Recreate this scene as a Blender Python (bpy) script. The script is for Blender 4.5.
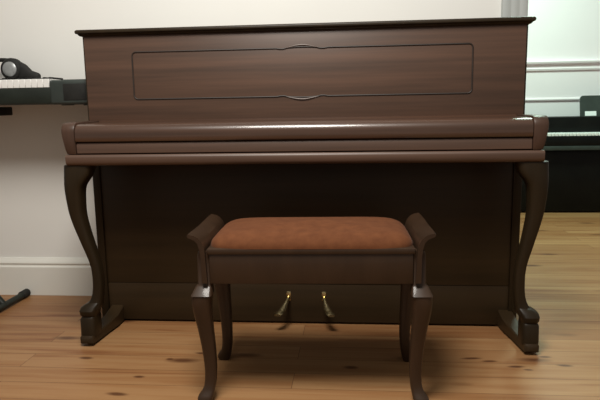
import bpy, bmesh, math, random
from mathutils import Vector, Matrix
random.seed(4)
sc = bpy.context.scene
C = sc.collection
PI = math.pi
for o in list(bpy.data.objects):
    bpy.data.objects.remove(o)

# ------------------------------------------------------------------ camera
F_PX = 596.3
CAM = Vector((0.1754, -2.0401, 0.7785))
PITCH, ROLL, YAW = 0.1569, -0.0173, -0.0912
cy, sy, cp, sp = math.cos(YAW), math.sin(YAW), math.cos(PITCH), math.sin(PITCH)
fwd = Vector((sy*cp, cy*cp, -sp))
right = Vector((cy, -sy, 0))
up = right.cross(fwd)
cr, sr = math.cos(ROLL), math.sin(ROLL)
r2 = cr*right + sr*up
u2 = -sr*right + cr*up
cd = bpy.data.cameras.new('camera')
cd.sensor_width = 36.0
cd.lens = F_PX/600*36
cd.clip_start = 0.05
cam = bpy.data.objects.new('camera', cd)
C.objects.link(cam)
m = Matrix.Identity(4)
for i in range(3):
    m[i][0], m[i][1], m[i][2], m[i][3] = r2[i], u2[i], -fwd[i], CAM[i]
cam.matrix_world = m
sc.camera = cam

# ------------------------------------------------------------------ light and exposure
sc.view_settings.view_transform = 'Standard'
sc.view_settings.look = 'None'
sc.view_settings.gamma = 1
sc.view_settings.exposure = 0.0
world = bpy.data.worlds.new('room_ambient')
sc.world = world
world.use_nodes = True
world.node_tree.nodes['Background'].inputs[0].default_value = (1.0, 0.95, 0.86, 1)
world.node_tree.nodes['Background'].inputs[1].default_value = 0.25


def area(name, loc, target, size, power, col):
    l = bpy.data.lights.new(name, 'AREA')
    l.shape = 'DISK'
    l.size = size
    l.energy = power
    l.color = col
    o = bpy.data.objects.new(name, l)
    C.objects.link(o)
    o.location = loc
    o.rotation_euler = (Vector(target)-Vector(loc)).to_track_quat('-Z', 'Y').to_euler()
    return o


area('ceiling_lamp', (-0.15, -1.22, 2.22), (-0.15, -0.5, 0.3), 0.75, 52, (1.0, 0.955, 0.88))
area('side_room_lamp', (1.15, 1.45, 2.35), (1.15, 1.5, 0), 0.6, 58, (0.72, 1.0, 0.83))

# ------------------------------------------------------------------ materials
def mat(name):
    m = bpy.data.materials.new(name)
    m.use_nodes = True
    nt = m.node_tree
    return m, nt, nt.nodes['Principled BSDF']


def N(nt, t, **kw):
    n = nt.nodes.new(t)
    for k, v in kw.items():
        setattr(n, k, v)
    return n


def ramp(nt, stops):
    r = N(nt, 'ShaderNodeValToRGB')
    e = r.color_ramp.elements
    while len(e) < len(stops):
        e.new(0.5)
    for el, (p, c) in zip(e, stops):
        el.position = p
        el.color = (*c, 1)
    return r


def noisy(name, c1, c2, rough, scale=(8, 8, 8), metallic=0.0, bump=0.0, detail=4, coat=0.0, spec=0.5):
    """two-tone procedural material; unequal scale gives grain"""
    m, nt, b = mat(name)
    tc = N(nt, 'ShaderNodeTexCoord')
    mp = N(nt, 'ShaderNodeMapping')
    mp.inputs['Scale'].default_value = scale
    nz = N(nt, 'ShaderNodeTexNoise')
    nz.inputs['Scale'].default_value = 1.0
    nz.inputs['Detail'].default_value = detail
    nz.inputs['Roughness'].default_value = 0.6
    rp = ramp(nt, [(0.3, c1), (0.7, c2)])
    L = nt.links.new
    L(tc.outputs['Object'], mp.inputs['Vector'])
    L(mp.outputs['Vector'], nz.inputs['Vector'])
    L(nz.outputs['Fac'], rp.inputs['Fac'])
    L(rp.outputs['Color'], b.inputs['Base Color'])
    b.inputs['Roughness'].default_value = rough
    b.inputs['Metallic'].default_value = metallic
    b.inputs['Specular IOR Level'].default_value = spec
    b.inputs['Coat Weight'].default_value = coat
    b.inputs['Coat Roughness'].default_value = 0.12
    if bump:
        bp = N(nt, 'ShaderNodeBump')
        bp.inputs['Strength'].default_value = bump
        bp.inputs['Distance'].default_value = 0.002
        L(nz.outputs['Fac'], bp.inputs['Height'])
        L(bp.outputs['Normal'], b.inputs['Normal'])
    return m


M = {}
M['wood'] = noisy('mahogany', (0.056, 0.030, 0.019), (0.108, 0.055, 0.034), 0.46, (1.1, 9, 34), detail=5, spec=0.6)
M['wood_v_shaded'] = noisy('mahogany_upright_grain_shaded', (0.015, 0.0095, 0.0042), (0.026, 0.0160, 0.0072), 0.40, (26, 26, 2.0), detail=5, spec=0.22)  # same mahogany, darkened: the shade on the legs is put into the colour
M['wood_side'] = noisy('mahogany_case_side', (0.042, 0.023, 0.015), (0.074, 0.039, 0.026), 0.42, (26, 26, 2.0), detail=5, spec=0.4)
M['wood_gloss'] = noisy('polished_mahogany', (0.046, 0.023, 0.014), (0.085, 0.042, 0.026), 0.34, (1.1, 9, 34), detail=5, coat=0.55)
M['wood_shaded'] = noisy('mahogany_shaded', (0.025, 0.015, 0.0062), (0.038, 0.022, 0.0092), 0.45, (1.2, 8, 24), detail=5, spec=0.25)  # same mahogany again, with the shade below the key bed painted in
M['moulding'] = noisy('dark_stained_bead', (0.014, 0.008, 0.005), (0.026, 0.014, 0.009), 0.55, (4, 20, 20))
M['stool_wood'] = noisy('walnut', (0.030, 0.0155, 0.008), (0.043, 0.0225, 0.0115), 0.45, (20, 20, 5), spec=0.3, coat=0.2)
M['velvet'] = noisy('russet_velvet', (0.105, 0.034, 0.0115), (0.145, 0.050, 0.0175), 0.85, (35, 35, 35), bump=0.3, spec=0.2)
M['velvet'].node_tree.nodes['Principled BSDF'].inputs['Sheen Weight'].default_value = 0.03
M['brass'] = noisy('brass', (0.60, 0.48, 0.24), (0.75, 0.62, 0.36), 0.25, (20, 20, 20), metallic=1.0)
M['wall'] = noisy('cream_wall_paint', (0.79, 0.785, 0.75), (0.82, 0.815, 0.78), 0.8, (1.5, 1.5, 1.5), bump=0.05, spec=0.2)
M['base'] = noisy('cream_gloss_paint', (0.76, 0.75, 0.69), (0.79, 0.78, 0.72), 0.45, (3, 3, 3), spec=0.3)
M['trim'] = noisy('grey_trim_paint', (0.42, 0.45, 0.44), (0.46, 0.49, 0.48), 0.5, (3, 3, 3), spec=0.3)
M['far_wall'] = noisy('pale_green_white_paint', (0.85, 0.77, 0.81), (0.88, 0.80, 0.84), 0.7, (1.5, 1.5, 1.5), spec=0.2)
M['black'] = noisy('black_lacquer', (0.004, 0.004, 0.004), (0.007, 0.007, 0.006), 0.35, (8, 8, 8), spec=0.15)
M['plastic'] = noisy('black_plastic', (0.009, 0.0125, 0.009), (0.015, 0.020, 0.015), 0.5, (30, 30, 30), spec=0.35)
M['greyplastic'] = noisy('charcoal_plastic', (0.030, 0.038, 0.034), (0.040, 0.050, 0.045), 0.5, (20, 20, 20), spec=0.35)
M['silver'] = noisy('grey_ear_cup', (0.30, 0.31, 0.31), (0.42, 0.43, 0.43), 0.35, (25, 25, 25), metallic=0.4)
M['ivory'] = noisy('white_key_plastic', (0.78, 0.78, 0.76), (0.84, 0.84, 0.82), 0.35, (20, 20, 20))
M['paper'] = noisy('white_card', (0.85, 0.86, 0.87), (0.9, 0.9, 0.9), 0.7, (20, 20, 20))
M['rubber'] = noisy('black_rubber', (0.012, 0.012, 0.011), (0.02, 0.02, 0.018), 0.7, (30, 30, 30), spec=0.3)


def floor_material():
    m, nt, b = mat('pine_floorboards')
    L = nt.links.new
    tc = N(nt, 'ShaderNodeTexCoord')
    br = N(nt, 'ShaderNodeTexBrick')
    br.offset = 0.37
    br.inputs['Scale'].default_value = 1.0
    br.inputs['Brick Width'].default_value = 2.3
    br.inputs['Row Height'].default_value = 0.098
    br.inputs['Mortar Size'].default_value = 0.0011
    br.inputs['Mortar Smooth'].default_value = 0.3
    br.inputs['Bias'].default_value = 0.0
    br.inputs['Color1'].default_value = (0.0, 0.0, 0.0, 1)
    br.inputs['Color2'].default_value = (1, 1, 1, 1)
    br.inputs['Mortar'].default_value = (0.5, 0.5, 0.5, 1)
    L(tc.outputs['Object'], br.inputs['Vector'])
    # grain, shifted from board to board
    sh = N(nt, 'ShaderNodeVectorMath', operation='SCALE')
    L(br.outputs['Color'], sh.inputs[0])
    sh.inputs['Scale'].default_value = 7.0
    ad = N(nt, 'ShaderNodeVectorMath', operation='ADD')
    L(tc.outputs['Object'], ad.inputs[0])
    L(sh.outputs[0], ad.inputs[1])
    mp = N(nt, 'ShaderNodeMapping')
    mp.inputs['Scale'].default_value = (1.6, 26, 1)
    L(ad.outputs[0], mp.inputs['Vector'])
    nz = N(nt, 'ShaderNodeTexNoise')
    nz.inputs['Scale'].default_value = 1.0
    nz.inputs['Detail'].default_value = 5
    nz.inputs['Distortion'].default_value = 0.6
    L(mp.outputs['Vector'], nz.inputs['Vector'])
    grain = ramp(nt, [(0.28, (0.19, 0.075, 0.030)), (0.42, (0.29, 0.145, 0.060)), (0.62, (0.34, 0.190, 0.086)), (0.8, (0.30, 0.150, 0.066))])
    L(nz.outputs['Fac'], grain.inputs['Fac'])
    tone = ramp(nt, [(0.0, (0.86, 0.76, 0.70)), (1.0, (1.12, 1.12, 1.12))])
    L(br.outputs['Color'], tone.inputs['Fac'])
    mul = N(nt, 'ShaderNodeMix', data_type='RGBA', blend_type='MULTIPLY')
    mul.inputs[0].default_value = 1.0
    L(grain.outputs['Color'], mul.inputs[6])
    L(tone.outputs['Color'], mul.inputs[7])
    # small scattered knots
    mk = N(nt, 'ShaderNodeMapping')
    mk.inputs['Scale'].default_value = (2.6, 7.5, 1)
    L(tc.outputs['Object'], mk.inputs['Vector'])
    vo = N(nt, 'ShaderNodeTexVoronoi')
    vo.inputs['Scale'].default_value = 1.0
    L(mk.outputs['Vector'], vo.inputs['Vector'])
    vr = ramp(nt, [(0.06, (1, 1, 1)), (0.17, (0, 0, 0))])
    L(vo.outputs['Distance'], vr.inputs['Fac'])
    last = vr.outputs['Color']
    # the larger knots, each where it lies in the boards
    for kx, ky, ax, ay in KNOTS:
        mk = N(nt, 'ShaderNodeMapping', vector_type='TEXTURE')
        mk.inputs['Location'].default_value = (kx, ky, 0)
        mk.inputs['Scale'].default_value = (ax, ay, 1)
        mk.inputs['Rotation'].default_value = (0, 0, random.uniform(-0.12, 0.12))
        L(tc.outputs['Object'], mk.inputs['Vector'])
        ln = N(nt, 'ShaderNodeVectorMath', operation='LENGTH')
        L(mk.outputs['Vector'], ln.inputs[0])
        mr = N(nt, 'ShaderNodeMapRange', interpolation_type='SMOOTHSTEP')
        mr.inputs['From Min'].default_value = 0.3
        mr.inputs['From Max'].default_value = 1.1
        mr.inputs['To Min'].default_value = 1.0
        mr.inputs['To Max'].default_value = 0.0
        L(ln.outputs['Value'], mr.inputs['Value'])
        mx = N(nt, 'ShaderNodeMath', operation='MAXIMUM')
        L(last, mx.inputs[0])
        L(mr.outputs['Result'], mx.inputs[1])
        last = mx.outputs[0]
    kf = N(nt, 'ShaderNodeMath', operation='MULTIPLY')
    L(last, kf.inputs[0])
    kf.inputs[1].default_value = 0.85
    mixk = N(nt, 'ShaderNodeMix', data_type='RGBA')
    L(kf.outputs[0], mixk.inputs[0])
    L(mul.outputs[2], mixk.inputs[6])
    mixk.inputs[7].default_value = (0.075, 0.024, 0.010, 1)
    mixs = N(nt, 'ShaderNodeMix', data_type='RGBA')
    sf = N(nt, 'ShaderNodeMath', operation='MULTIPLY')
    L(br.outputs['Fac'], sf.inputs[0])
    sf.inputs[1].default_value = 0.75
    L(sf.outputs[0], mixs.inputs[0])
    L(mixk.outputs[2], mixs.inputs[6])
    mixs.inputs[7].default_value = (0.09, 0.036, 0.014, 1)
    L(mixs.outputs[2], b.inputs['Base Color'])
    b.inputs['Roughness'].default_value = 0.42
    b.inputs['Specular IOR Level'].default_value = 0.3
    return m


KNOTS = [(-0.672, -0.319, 0.030, 0.012), (-0.478, -0.548, 0.040, 0.013), (-0.455, -0.44, 0.022, 0.010),
         (-0.400, -0.315, 0.018, 0.012), (-0.310, -0.265, 0.03, 0.010), (0.165, -0.345, 0.028, 0.014),
         (0.535, -0.262, 0.040, 0.010), (0.585, -0.280, 0.030, 0.009), (0.655, -0.315, 0.032, 0.010), (0.80, -0.30, 0.030, 0.010),
         (0.76, -0.24, 0.026, 0.009), (0.685, -0.335, 0.018, 0.007), (-0.95, -0.36, 0.02, 0.010)]
M['floor'] = floor_material()

# ------------------------------------------------------------------ mesh helpers
def box(bm, x0, x1, y0, y1, z0, z1, bev=0.0, seg=2):
    t = bmesh.new()
    bmesh.ops.create_cube(t, size=1.0)
    for v in t.verts:
        v.co = Vector(((x0+x1)/2+v.co.x*(x1-x0), (y0+y1)/2+v.co.y*(y1-y0), (z0+z1)/2+v.co.z*(z1-z0)))
    if bev:
        bmesh.ops.bevel(t, geom=t.edges[:], offset=bev, segments=seg, profile=0.5, affect='EDGES')
    merge(bm, t)


def merge(bm, t):
    me = bpy.data.meshes.new('tmp')
    t.to_mesh(me)
    t.free()
    bm.from_mesh(me)
    bpy.data.meshes.remove(me)


def loft(bm, rings, closed=False):
    vs = [[bm.verts.new(p) for p in r] for r in rings]
    n = len(vs[0])
    k = len(vs)
    for i in range(k if closed else k-1):
        a, b = vs[i], vs[(i+1) % k]
        for j in range(n):
            bm.faces.new((a[j], a[(j+1) % n], b[(j+1) % n], b[j]))
    if not closed:
        bm.faces.new(vs[0][::-1])
        bm.faces.new(vs[-1])


def prism_x(bm, prof, x0, x1):
    """profile of (y, z) points swept along x"""
    loft(bm, [[(x, y, z) for y, z in prof] for x in (x0, x1)])


def tube(bm, path, r, n=10, closed=False):
    pts = [Vector(p) for p in path]
    k = len(pts)
    rings = []
    ref = None
    for i, p in enumerate(pts):
        if closed:
            t = (pts[(i+1) % k]-pts[i-1]).normalized()
        else:
            t = (pts[min(i+1, k-1)]-pts[max(i-1, 0)]).normalized()
        if ref is None:
            ref = Vector((0, 0, 1)) if abs(t.z) < 0.9 else Vector((0, 1, 0))
        a = t.cross(ref).normalized()
        b2 = a.cross(t).normalized()
        ref = b2
        rr = r[i] if isinstance(r, (list, tuple)) else r
        rings.append([p+a*math.cos(2*PI*j/n)*rr+b2*math.sin(2*PI*j/n)*rr for j in range(n)])
    loft(bm, rings, closed)


def section(cx, cy_, z, hx, hy, n=16, p=3.0):
    """rounded-square ring (superellipse) in the xy plane"""
    out = []
    for j in range(n):
        a = 2*PI*j/n
        c, s = math.cos(a), math.sin(a)
        out.append((cx+hx*math.copysign(abs(c)**(2/p), c), cy_+hy*math.copysign(abs(s)**(2/p), s), z))
    return out


def smooth_interp(tab, z):
    """Catmull-Rom through rows (z, ...), z descending or ascending"""
    tab = sorted(tab)
    for i in range(len(tab)-1):
        if tab[i][0] <= z <= tab[i+1][0]:
            break
    p0, p1, p2, p3 = tab[max(i-1, 0)], tab[i], tab[i+1], tab[min(i+2, len(tab)-1)]
    t = (z-p1[0])/(p2[0]-p1[0])
    res = []
    for q in range(1, len(p1)):
        m1 = (p2[q]-p0[q])/max(p2[0]-p0[0], 1e-6)*(p2[0]-p1[0])
        m2 = (p3[q]-p1[q])/max(p3[0]-p1[0], 1e-6)*(p2[0]-p1[0])
        t2, t3 = t*t, t*t*t
        res.append((2*t3-3*t2+1)*p1[q]+(t3-2*t2+t)*m1+(-2*t3+3*t2)*p2[q]+(t3-t2)*m2)
    return res


def origin(p):
    v = Vector((0, 0, 0))
    while p is not None:
        v += p.location
        p = p.parent
    return v


def obj(name, bm, m, parent=None, smooth=True, local=False):
    bmesh.ops.recalc_face_normals(bm, faces=bm.faces[:])
    if parent is not None and not local:
        bmesh.ops.translate(bm, verts=bm.verts[:], vec=-origin(parent))
    me = bpy.data.meshes.new(name)
    bm.to_mesh(me)
    bm.free()
    me.materials.append(m)
    o = bpy.data.objects.new(name, me)
    C.objects.link(o)
    o.parent = parent
    if smooth:
        me.shade_smooth()
        me.set_sharp_from_angle(angle=math.radians(38))
    return o


def thing(name, label, cat, loc=(0, 0, 0), rz=0, group=None):
    o = bpy.data.objects.new(name, None)
    C.objects.link(o)
    o.empty_display_size = 0.1
    o.location = loc
    o.rotation_euler = (0, 0, rz)
    o['label'] = label
    o['category'] = cat
    if group:
        o['group'] = group
    return o


def struct(name, bm, m, label=None, cat=None, parent=None):
    o = obj(name, bm, m, parent)
    if parent is None:
        o['kind'] = 'structure'
        o['label'] = label
        o['category'] = cat
    return o


# ------------------------------------------------------------------ the room
WY = 0.315           # face of the wall behind the piano
FY = 2.62            # face of the far wall in the side room
bm = bmesh.new()
box(bm, -3.2, 4.6, -3.2, FY+0.1, -0.05, 0.0)
struct('floor', bm, M['floor'], 'orange pine floorboards running across the room with dark knots', 'floor')

DX = 0.732           # where the wall ends at the opening
bm = bmesh.new()
box(bm, -3.2, DX, WY, WY+0.11, 0.0, 2.6)
struct('wall_back', bm, M['wall'], 'plain cream wall behind the brown piano', 'wall')
bm = bmesh.new()
prism_x(bm, [(WY, 0), (WY-0.018, 0), (WY-0.018, 0.122), (WY-0.012, 0.128), (WY-0.012, 0.134), (WY-0.016, 0.138),
             (WY-0.014, 0.146), (WY-0.007, 0.153), (WY-0.004, 0.160), (WY, 0.160)], -3.2, DX-0.02)
struct('baseboard_back', bm, M['base'], 'cream moulded baseboard along the foot of the wall left of the piano', 'baseboard')
bm = bmesh.new()
A0, A1 = DX-0.01, DX+0.082   # fluted casing of the opening
prof = []
nfl = 3
for i in range(nfl):
    w = (A1-A0)/nfl
    x = A0+i*w
    prof += [(x+0.001, WY-0.0225), (x+w*0.25, WY-0.025), (x+w*0.75, WY-0.025), (x+w-0.001, WY-0.0225)]
prof = [(A0, WY-0.001)]+prof+[(A1, WY-0.018), (A1, WY+0.13), (DX+0.001, WY+0.13), (DX+0.001, WY-0.001)]
loft(bm, [[(x, y, z) for x, y in prof] for z in (0.0, 2.6)])
struct('trim_1', bm, M['trim'], 'grey fluted door casing at the wall end above the right end of the piano', 'door casing')

bm = bmesh.new()
box(bm, 0.3, 4.6, FY, FY+0.1, 0.0, 2.6)
struct('wall_far', bm, M['far_wall'], 'pale greenish white panelled wall of the next room', 'wall')
bm = bmesh.new()
prism_x(bm, [(FY, 0.999), (FY-0.012, 1.004), (FY-0.016, 1.017), (FY-0.010, 1.024), (FY-0.010, 1.044), (FY-0.032, 1.054),
             (FY-0.036, 1.066), (FY-0.030, 1.074), (FY, 1.078)], 0.3, 4.6)
struct('trim_2', bm, M['far_wall'], 'pale dado rail across the far wall of the next room', 'dado rail')
bm = bmesh.new()
prism_x(bm, [(FY, 0.780), (FY-0.010, 0.783), (FY-0.014, 0.792), (FY-0.010, 0.801), (FY, 0.804)], 0.3, 4.6)
struct('trim_3', bm, M['far_wall'], 'thin panel moulding on the far wall just above the black piano', 'moulding')
bm = bmesh.new()
box(bm, 0.3, 4.6, FY-0.015, FY, 0.0, 0.13, 0.004)
struct('baseboard_far', bm, M['far_wall'], 'pale baseboard of the far wall behind the black digital piano', 'baseboard')

# ------------------------------------------------------------------ upright piano
piano = thing('upright_piano', 'dark mahogany upright piano with closed fallboard and curved front legs', 'piano', (0, 0.05, 0))
H, W, D = 1.046, 0.74, 0.213
CL, CR = -0.754, 0.737      # outer faces of the case
BK = 0.285
for s in (-1, 1):
    bm = bmesh.new()
    box(bm, CL if s < 0 else CR-0.028, CL+0.028 if s < 0 else CR, 0.0, BK, 0.005, H-0.0185, 0.003)
    obj('case_side', bm, M['wood_v_shaded'], piano)
bm = bmesh.new()
box(bm, CL+0.03, CR-0.03, BK-0.03, BK, 0.03, H-0.03)
for i in range(5):
    x = -0.6+i*0.3
    box(bm, x-0.03, x+0.03, BK-0.028, BK+0.004, 0.03, H-0.035, 0.004)
obj('back_frame', bm, M['wood_shaded'], piano)
# lid: slab with a moulded under-edge
bm = bmesh.new()
def rect_ring(ov, z):
    return [(CL+0.007-ov, -ov, z), (CR-0.006+ov, -ov, z), (CR-0.006+ov, BK+0.002, z), (CL+0.007-ov, BK+0.002, z)]
loft(bm, [rect_ring(o_, z_) for o_, z_ in ((0.002, H-0.021), (0.011, H-0.0205), (0.014, H-0.018), (0.0155, H-0.0145), (0.020, H-0.0135),
                                           (0.0225, H-0.011), (0.023, H-0.006), (0.021, H-0.002), (0.018, H))])
obj('lid', bm, M['wood_v_shaded'], piano)
# upper front panel
bm = bmesh.new()
box(bm, CL+0.028, CR-0.028, 0.0, 0.022, 0.715, H-0.0205)
box(bm, CL+0.006, CR-0.006, -0.004, -0.0002, 0.715, H-0.0205, 0.001)
top_panel = obj('upper_panel', bm, M['wood'], piano)
def bead_path():
    x0, x1, z0, z1, r = -0.580, 0.563, 0.810, 0.969, 0.014
    def bump(sgn, z, xs):
        out = []
        for x in xs:
            u = (x-0.004)/0.075
            dz = 0.0
            if abs(u) < 1:
                dz = 0.0035*math.cos(u*PI/2)**1.5-0.004*math.exp(-((abs(u)-0.9)/0.12)**2)
            out.append((x, -0.0045, z+sgn*dz))
        return out
    n = 90
    xs = [x0+r+(x1-x0-2*r)*i/n for i in range(n+1)]
    p = bump(1, z1, xs)
    def arc(cx, cz, a0, a1):
        return [(cx+r*math.cos(a0+(a1-a0)*i/6), -0.0045, cz+r*math.sin(a0+(a1-a0)*i/6)) for i in range(1, 6)]
    p += arc(x1-r, z1-r, PI/2, 0)
    p += [(x1, -0.0045, z1-r), (x1, -0.0045, z0+r)]
    p += arc(x1-r, z0+r, 0, -PI/2)
    p += bump(-1, z0, xs[::-1])
    p += arc(x0+r, z0+r, -PI/2, -PI)
    p += [(x0, -0.0045, z0+r), (x0, -0.0045, z1-r)]
    p += arc(x0+r, z1-r, PI, PI/2)
    return p
bm = bmesh.new()
tube(bm, bead_path(), 0.0026, 8, closed=True)
obj('panel_bead', bm, M['moulding'], top_panel)
for sgn, z in ((1, 0.969), (-1, 0.810)):
    bm = bmesh.new()
    pts = [(0.004+0.055*u, -0.006, z+sgn*(0.0085*math.cos(u*PI/2)**1.3+0.001)) for u in [i/10-1 for i in range(21)]]
    tube(bm, pts, [0.0008+0.0022*math.cos((i/10-1)*PI/2) for i in range(21)], 8)
    obj('panel_ornament', bm, M['wood'], top_panel)

# fallboard, rolled over the keys
bm = bmesh.new()
prof = [(0.0, 0.700), (0.0, 0.737), (-0.010, 0.7385), (-0.022, 0.737), (-0.027, 0.7335), (-0.130, 0.7330), (-0.165, 0.7322)]
for i in range(1, 13):
    a = PI/2*i/12
    prof.append((-0.182-0.030*math.sin(a), 0.7035+0.028*math.cos(a)))
prof.append((-0.2128, 0.692))
prof += [(-0.212, 0.680), (-0.2095, 0.6765), (-0.190, 0.6765), (-0.190, 0.700)]
prism_x(bm, prof, -0.7045, 0.7045)
obj('fallboard', bm, M['wood_gloss'], piano)
bm = bmesh.new()
prism_x(bm, [(-0.02, 0.636), (-0.196, 0.636), (-0.205, 0.640), (-0.206, 0.664), (-0.203, 0.672), (-0.196, 0.675), (-0.02, 0.675)],
        -0.7045, 0.7045)
obj('key_slip', bm, M['wood'], piano)
bm = bmesh.new()
prism_x(bm, [(0.0, 0.600), (-0.200, 0.600), (-0.208, 0.602), (-0.212, 0.606), (-0.214, 0.612), (-0.2145, 0.626), (-0.213, 0.631),
             (-0.208, 0.635), (0.0, 0.635)], -0.741, 0.741)
obj('key_bed', bm, M['wood'], piano)
for s in (-1, 1):
    bm = bmesh.new()
    prof = [(-0.0, 0.634), (-0.190, 0.634), (-0.207, 0.637), (-0.213, 0.652), (-0.215, 0.690)]
    for i in range(0, 9):
        a = PI/2*i/8
        prof.append((-0.185-0.030*math.cos(a), 0.708+0.030*math.sin(a)))
    prof += [(-0.0, 0.738)]
    t = bmesh.new()
    x0, x1 = (0.7065, 0.749) if s > 0 else (-0.749, -0.7065)
    prism_x(t, prof, x0, x1)
    bmesh.ops.recalc_face_normals(t, faces=t.faces[:])
    bmesh.ops.bevel(t, geom=[e for e in t.edges if abs(e.verts[0].co.x-e.verts[1].co.x) < 1e-6], offset=0.004, segments=2,
                    profile=0.5, affect='EDGES')
    # the outer face leans in towards the underside
    for v in t.verts:
        if abs(v.co.x) > 0.73:
            v.co.x -= s*0.012*max(0, (0.70-v.co.z)/0.066)
    merge(bm, t)
    obj('cheek', bm, M['wood_side'], piano)
# lower front
bm = bmesh.new()
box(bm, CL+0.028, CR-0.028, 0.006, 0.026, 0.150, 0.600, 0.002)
obj('knee_panel', bm, M['wood_shaded'], piano)
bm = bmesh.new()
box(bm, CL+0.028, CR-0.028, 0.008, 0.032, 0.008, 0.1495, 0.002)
plinth = obj('bottom_rail', bm, M['wood_shaded'], piano)
# pedals
for s, x in ((-1, -0.058), (1, 0.068)):
    bm = bmesh.new()
    rings = []
    for t_ in [i/12 for i in range(13)]:
        y = 0.02-0.105*t_
        z = 0.104-0.045*t_**1.6+(0.006 if t_ > 0.9 else 0)
        hw = 0.007+0.010*max(0, (t_-0.35)/0.65)**1.2
        if t_ > 0.93:
            hw *= 0.7
        th = 0.0055-0.001*t_
        xx = x+s*0.030*t_**2
        rings.append([(xx+hw*math.cos(a), y, z+th*math.sin(a)) for a in [2*PI*j/12 for j in range(12)]])
    loft(bm, rings)
    pd = obj('pedal', bm, M['brass'], piano)
    pd['label'] = 'brass pedal'
    bm = bmesh.new()
    box(bm, x-0.008, x+0.008, 0.004, 0.010, 0.088, 0.122, 0.003)
    obj('pedal_plate', bm, M['brass'], pd)

# curved front legs
SH = {-1: 0.020, 1: 0.005}
LEG = [  # z, x of centre, half width in x, y of centre, half depth
    (0.000, 0.727, 0.026, -0.190, 0.034), (0.115, 0.720, 0.027, -0.186, 0.030), (0.130, 0.712, 0.026, -0.184, 0.026),
    (0.145, 0.705, 0.021, -0.183, 0.022), (0.170, 0.698, 0.0175, -0.182, 0.020), (0.210, 0.695, 0.0165, -0.180, 0.020),
    (0.270, 0.6975, 0.0160, -0.178, 0.021), (0.340, 0.711, 0.0185, -0.178, 0.024), (0.430, 0.728, 0.0230, -0.178, 0.028),
    (0.480, 0.732, 0.0260, -0.178, 0.031), (0.530, 0.731, 0.0310, -0.178, 0.033), (0.565, 0.719, 0.0430, -0.176, 0.034),
    (0.600, 0.712, 0.0500, -0.172, 0.034)]
for s in (-1, 1):
    bm = bmesh.new()
    rings = []
    zs = [0.118+(0.600-0.118)*i/44 for i in range(45)]
    for z in zs:
        x, hx, y, hy = smooth_interp(LEG, z)
        k = min(1.0, max(0.0, (0.46-z)/0.26))
        x -= SH[s]*k*k*(3-2*k)
        rings.append(section(s*x, y, z, hx, hy, 20, 3.4))
    loft(bm, rings)
    leg = obj('front_leg', bm, M['wood_v_shaded'], piano)
    # scrolled foot: toe volute over the block
    bm = bmesh.new()
    rings = []
    for z, x, hx, y, hy in ((0.030, 0.728, 0.027, -0.190, 0.036), (0.090, 0.727, 0.027, -0.190, 0.036), (0.098, 0.726, 0.024, -0.188, 0.032),
                            (0.105, 0.727, 0.027, -0.190, 0.035), (0.118, 0.726, 0.029, -0.191, 0.036), (0.128, 0.723, 0.029, -0.188, 0.032),
                            (0.136, 0.715, 0.025, -0.186, 0.027), (0.142, 0.708, 0.020, -0.184, 0.022)):
        rings.append(section(s*(x-SH[s]), y, z, hx, hy, 20, 4))
    loft(bm, rings)
    obj('scroll_foot', bm, M['wood_v_shaded'], leg)
    # toe rail back to the case, on castor
    bm = bmesh.new()
    rings = []
    for y, xc, hx, z0, z1 in ((-0.236, s*(0.728-SH[s]), 0.014, 0.016, 0.030), (-0.230, s*(0.728-SH[s]), 0.022, 0.010, 0.036), (-0.19, s*(0.727-SH[s]), 0.024, 0.008, 0.036),
                              (-0.12, s*(0.718-SH[s]*0.8), 0.024, 0.008, 0.040), (-0.05, s*(0.706-SH[s]*0.6), 0.024, 0.008, 0.050), (0.030, s*0.697, 0.023, 0.004, 0.068)):
        rings.append([(xc-hx, y, z0), (xc+hx, y, z0), (xc+hx, y, z1-0.004), (xc+hx-0.004, y, z1), (xc-hx+0.004, y, z1), (xc-hx, y, z1-0.004)])
    loft(bm, rings)
    rail = obj('toe_rail', bm, M['wood_shaded'], piano)
    bm = bmesh.new()
    t = bmesh.new()
    bmesh.ops.create_cone(t, cap_ends=True, segments=20, radius1=0.010, radius2=0.010, depth=0.018)
    bmesh.ops.rotate(t, verts=t.verts[:], matrix=Matrix.Rotation(PI/2, 3, 'Y'))
    bmesh.ops.translate(t, verts=t.verts[:], vec=(s*(0.727-SH[s]), -0.200, 0.010))
    merge(bm, t)
    obj('castor', bm, M['rubber'], rail)

# ------------------------------------------------------------------ piano stool
stool = thing('piano_stool', 'small dark wooden piano stool with russet velvet seat and scrolled ends', 'stool', (0.060, -0.428, 0), 0.03)
PX, PY = 0.281, 0.133
def lobj(n, bm, m, p=stool):
    return obj(n, bm, m, p, local=True)
bm = bmesh.new()
box(bm, -PX+0.02, PX-0.02, -PY-0.006, -PY+0.010, 0.326, 0.410, 0.002)
lobj('front_rail', bm, M['stool_wood'])
bm = bmesh.new()
box(bm, -PX+0.02, PX-0.02, PY-0.010, PY+0.006, 0.330, 0.414, 0.002)
lobj('back_rail', bm, M['stool_wood'])
for s in (-1, 1):
    bm = bmesh.new()
    # end board, flaring outwards into a scrolled grip
    prof = [(0.266, 0.330), (0.269, 0.392), (0.270, 0.410), (0.272, 0.426), (0.278, 0.439), (0.288, 0.449), (0.299, 0.4550), (0.309, 0.457),
            (0.317, 0.4585), (0.3205, 0.455), (0.318, 0.4500), (0.309, 0.447), (0.299, 0.443), (0.290, 0.434), (0.284, 0.420), (0.281, 0.400), (0.280, 0.330)]
    rings = []
    for i in range(17):
        u = i/8-1
        y = u*0.148
        fl = 1.0-0.12*abs(u)**4
        rings.append([(s*(0.27+(x-0.27)*(fl if z > 0.42 else 1)), y, z-0.006*(1-u*u)*(1 if z > 0.44 else 0)) for x, z in prof])
    loft(bm, rings)
    lobj('end_scroll', bm, M['stool_wood'])
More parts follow.
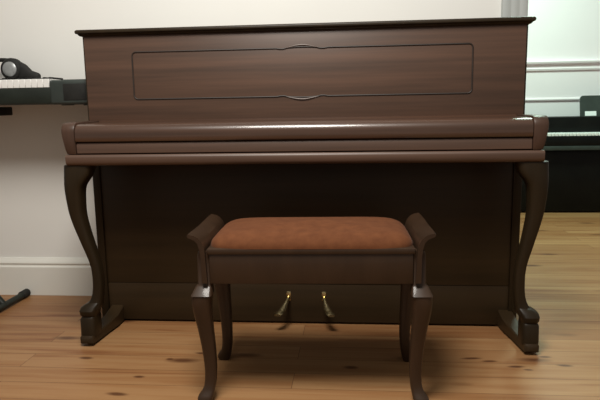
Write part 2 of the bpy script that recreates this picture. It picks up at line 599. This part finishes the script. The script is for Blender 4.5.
STOOL_LEG = [  # z, outward offset, half width
    (0.000, 0.004, 0.016), (0.008, 0.005, 0.020), (0.018, 0.003, 0.0205), (0.030, -0.003, 0.017), (0.050, -0.008, 0.0155),
    (0.090, -0.010, 0.0160), (0.140, -0.008, 0.0175), (0.200, -0.003, 0.020), (0.250, 0.002, 0.0235), (0.275, 0.003, 0.0255),
    (0.292, 0.002, 0.0265), (0.302, 0.001, 0.0265)]
for sx in (-1, 1):
    for sy_ in (-1, 1):
        bm = bmesh.new()
        rings = []
        for i in range(41):
            z = 0.297*i/40
            off, hw = smooth_interp(STOOL_LEG, z)
            k = off*(1.0 if z < 0.22 else 1.0)
            rings.append(section(sx*(PX+k), sy_*(PY+k), z, hw, hw, 16, 3.2))
        rings.append(section(sx*(PX+0.001), sy_*(PY+0.003), 0.299, 0.0270, 0.0270, 16, 7))
        rings.append(section(sx*(PX-0.002), sy_*(PY-0.010), 0.3175, 0.0215, 0.0180, 16, 7))
        rings.append(section(sx*(PX-0.004), sy_*(PY-0.012), 0.3235, 0.0175, 0.0155, 16, 6))
        rings.append(section(sx*(PX-0.005), sy_*(PY-0.012), 0.400, 0.0165, 0.0155, 16, 6))
        rings.append(section(sx*(PX-0.008), sy_*(PY-0.012), 0.412, 0.0165, 0.0155, 16, 6))
        loft(bm, rings)
        lobj('leg', bm, M['stool_wood'])
bm = bmesh.new()
box(bm, -0.266, 0.266, -0.143, 0.143, 0.404, 0.420, 0.004)
lobj('seat_frame', bm, M['stool_wood'])
bm = bmesh.new()
rings = []
for i in range(13):
    a = PI/2*i/12
    k = math.cos(a)
    z = 0.4185+0.037*math.sin(a)
    ins = 0.045*(1-k)
    if i == 12:
        ins = 0.045
    rings.append([(x*1.0, y, z) for x, y, _ in section(0, 0, 0, 0.267-ins*1.35, 0.143-ins, 40, 7)])
# gently crowned top
for q in (0.75, 0.5, 0.25, 0.04):
    rings.append([(x, y, 0.4555+0.0115*(1-q*q)) for x, y, _ in section(0, 0, 0, (0.267-0.06075)*q, (0.143-0.045)*q, 40, 7)])
loft(bm, rings)
cu = lobj('seat_cushion', bm, M['velvet'])
cu['label'] = 'russet velvet seat cushion'

# ------------------------------------------------------------------ keyboard on its stand, left of the piano
KX0, KX1 = -2.02, -0.765
KY0, KY1 = 0.045, 0.285
kb = thing('stage_keyboard', 'black electronic keyboard with white keys on a stand left of the piano', 'keyboard', (-1.4, 0.16, 0.794))
bm = bmesh.new()
box(bm, KX0, KX1, KY0, KY1, 0.800, 0.858, 0.006)
box(bm, KX0, KX1-0.0, KY0+0.150, KY1, 0.850, 0.893, 0.006)
for x in (-1.95, -0.86):
    for y in (KY0+0.03, KY1-0.03):
        box(bm, x-0.02, x+0.02, y-0.012, y+0.012, 0.794, 0.802, 0.002)
obj('body', bm, M['plastic'], kb)
bm = bmesh.new()
KE = -0.912
box(bm, KE+0.002, KX1, KY0-0.004, KY0+0.16, 0.797, 0.884, 0.010, 3)
obj('end_block', bm, M['greyplastic'], kb)
bm = bmesh.new()
box(bm, KE+0.055, KX1-0.008, KY0-0.006, KY0-0.002, 0.812, 0.870, 0.001)
obj('speaker_grille', bm, M['rubber'], kb)
nk = 48
kw = (KE-(KX0+0.03))/nk
for i in range(nk):
    x = KX0+0.03+kw*i
    bm = bmesh.new()
    box(bm, x+0.0004, x+kw-0.0004, KY0+0.004, KY0+0.149, 0.8585, 0.889, 0.0012, 1)
    obj('white_key', bm, M['ivory'], kb)
for i in range(nk-1):
    if i % 7 in (0, 1, 3, 4, 5):
        x = KX0+0.03+kw*(i+1)
        bm = bmesh.new()
        box(bm, x-0.006, x+0.006, KY0+0.055, KY0+0.149, 0.886, 0.898, 0.002, 1)
        obj('black_key', bm, M['black'], kb)

st = thing('keyboard_stand', 'black tubular folding stand under the electronic keyboard by the wall', 'stand', (-1.52, 0.12, 0))
FX, FX2 = -1.205, -1.80
for x in (FX, FX2):
    bm = bmesh.new()
    tube(bm, [(x, -0.17, 0.016), (x, 0.05, 0.016), (x, 0.262, 0.016)], 0.0135, 12)
    ft = obj('foot_bar', bm, M['plastic'], st)
    for y0, y1 in ((-0.19, -0.14), (0.235, 0.285)):
        bm = bmesh.new()
        tube(bm, [(x, y0, 0.017), (x, y0+0.004, 0.017), (x, y1-0.004, 0.017), (x, y1, 0.017)], [0.012, 0.017, 0.017, 0.012], 14)
        obj('rubber_tip', bm, M['rubber'], ft)
for x in (FX+0.015, FX2-0.015):
    bm = bmesh.new()
    box(bm, x-0.014 if x > -1.5 else x, x+0.014, 0.02, 0.25, 0.760, 0.793, 0.004)
    box(bm, min(x, x+(-0.18 if x > -1.5 else 0.1)), max(x, x+(-0.18 if x > -1.5 else 0.1)), 0.10, 0.16, 0.768, 0.790, 0.004)
    obj('support_arm', bm, M['rubber'], st)
for xa, xb, y in ((FX, FX2-0.05, 0.115), (FX2, FX-0.03, 0.145)):
    bm = bmesh.new()
    tube(bm, [(xa, y, 0.016), (xb, y, 0.775)], 0.014, 12)
    obj('cross_leg', bm, M['plastic'], st)
bm = bmesh.new()
xc = (FX+FX2)/2
tube(bm, [(xc, 0.09, 0.395), (xc, 0.17, 0.395)], 0.03, 18)
obj('pivot_hub', bm, M['rubber'], st)

# headphones lying on the keyboard
hx, hy, hz = -1.142, 0.225, 0.893
hp = thing('headphones', 'black headphones with a grey ear cup lying on the electronic keyboard', 'headphones', (hx, hy, hz))
def cup(cx, cy_, cz, r, name):
    bm = bmesh.new()
    rings = []
    for dy, k in ((0.022, 0.7), (0.020, 0.9), (0.010, 1.0), (-0.006, 1.0), (-0.014, 0.92), (-0.018, 0.8)):
        rings.append([(cx+r*k*math.cos(a), cy_+dy, cz+r*k*math.sin(a)) for a in [2*PI*j/28 for j in range(28)]])
    loft(bm, rings)
    c = obj(name, bm, M['rubber'], hp)
    bm = bmesh.new()
    rings = []
    for dy, k in ((-0.017, 0.66), (-0.021, 0.64), (-0.025, 0.5), (-0.0265, 0.3), (-0.027, 0.05)):
        rings.append([(cx+r*k*math.cos(a), cy_+dy, cz+r*k*math.sin(a)) for a in [2*PI*j/28 for j in range(28)]])
    loft(bm, rings)
    p = obj('cup_disc', bm, M['silver'], c)
    p['label'] = 'grey disc'
cup(hx, hy-0.010, hz+0.0435, 0.043, 'ear_cup')
cup(hx-0.125, hy-0.010, hz+0.0435, 0.043, 'ear_cup')
bm = bmesh.new()
pts, rad = [], []
for i in range(25):
    a = PI*i/24
    pts.append((hx-0.062+0.076*math.cos(a), hy+0.012+0.014*math.sin(a), hz+0.045+0.038*math.sin(a)**0.7))
    rad.append(0.008)
tube(bm, pts, rad, 10)
obj('headband', bm, M['rubber'], hp)
bm = bmesh.new()
rings = []
for x, z0, z1, y0, y1 in ((0.020, 0.004, 0.078, -0.018, 0.020), (0.050, 0.002, 0.062, -0.018, 0.020), (0.072, 0.001, 0.038, -0.016, 0.018),
                          (0.098, 0.001, 0.029, -0.014, 0.016), (0.104, 0.004, 0.024, -0.010, 0.012)):
    zc, hz_ = (z0+z1)/2, (z1-z0)/2
    yc, hy_ = (y0+y1)/2, (y1-y0)/2
    rings.append([(hx+x, hy-0.004+yc+hy_*math.copysign(abs(math.cos(a))**0.6, math.cos(a)), hz+zc+hz_*math.copysign(abs(math.sin(a))**0.6, math.sin(a)))
                  for a in [2*PI*j/18 for j in range(18)]])
loft(bm, rings)
obj('folded_cushion', bm, M['rubber'], hp)

# ------------------------------------------------------------------ digital piano in the side room
dp = thing('digital_piano', 'black console digital piano against the pale far wall of the next room', 'piano', (2.05, 2.38, 0))
X0, X1 = 1.30, 2.62
Y0, Y1 = 2.23, 2.58
ZT = 0.668
for x in (X0, X1-0.03):
    bm = bmesh.new()
    box(bm, x, x+0.03, Y0, Y1, 0.0, ZT-0.002, 0.004)
    obj('side_panel', bm, M['black'], dp)
bm = bmesh.new()
box(bm, X0+0.03, X1-0.03, Y0+0.12, Y1, 0.530, ZT, 0.006)
obj('console', bm, M['black'], dp)
bm = bmesh.new()
box(bm, X0+0.03, X1-0.03, Y0-0.03, Y0+0.12, 0.470, 0.541, 0.004)
obj('key_bed', bm, M['black'], dp)
bm = bmesh.new()
box(bm, X0+0.03, X1-0.03, Y0-0.036, Y0-0.0305, 0.445, 0.474, 0.002)
o = obj('key_slip', bm, M['greyplastic'], dp)
bm = bmesh.new()
box(bm, X0+0.03, X1-0.03, Y0+0.015, Y0+0.04, 0.012, 0.470, 0.003)
obj('kick_panel', bm, M['black'], dp)
nk = 52
kw = (X1-X0-0.07)/nk
for i in range(nk):
    x = X0+0.035+kw*i
    bm = bmesh.new()
    box(bm, x+0.0005, x+kw-0.0045, Y0-0.026, Y0+0.119, 0.5415, 0.560, 0.0012, 1)
    obj('white_key', bm, M['ivory'], dp)
# music rest with rounded corners, standing on the console
bm = bmesh.new()
def rr(x0, x1, z0, z1, r):
    p = [(x0, z0), (x1, z0)]
    for cx, a0 in ((x1-r, 0), (x0+r, PI/2)):
        p += [(cx+r*math.cos(a0+PI/2*i/6), z1-r+r*math.sin(a0+PI/2*i/6)) for i in range(7)]
    return p
ring = rr(1.795, 2.26, ZT, 0.815, 0.026)
loft(bm, [[(x, 2.43+(z-ZT)*0.2, z) for x, z in ring], [(x, 2.448+(z-ZT)*0.2, z) for x, z in ring]])
o = obj('music_rest', bm, M['greyplastic'], dp)
o['label'] = 'charcoal music rest'
bm = bmesh.new()
ring = [(1.822, 0.004), (1.900, 0.004), (1.900, 0.036), (1.822, 0.036)]
loft(bm, [[(x, 2.4255+z*0.2-d, ZT+z) for x, z in ring] for d in (0, 0.0015)])
card = obj('paper_card', bm, M['paper'])
card['label'] = 'small white paper card leaning on the rest of the black digital piano'
card['category'] = 'card'
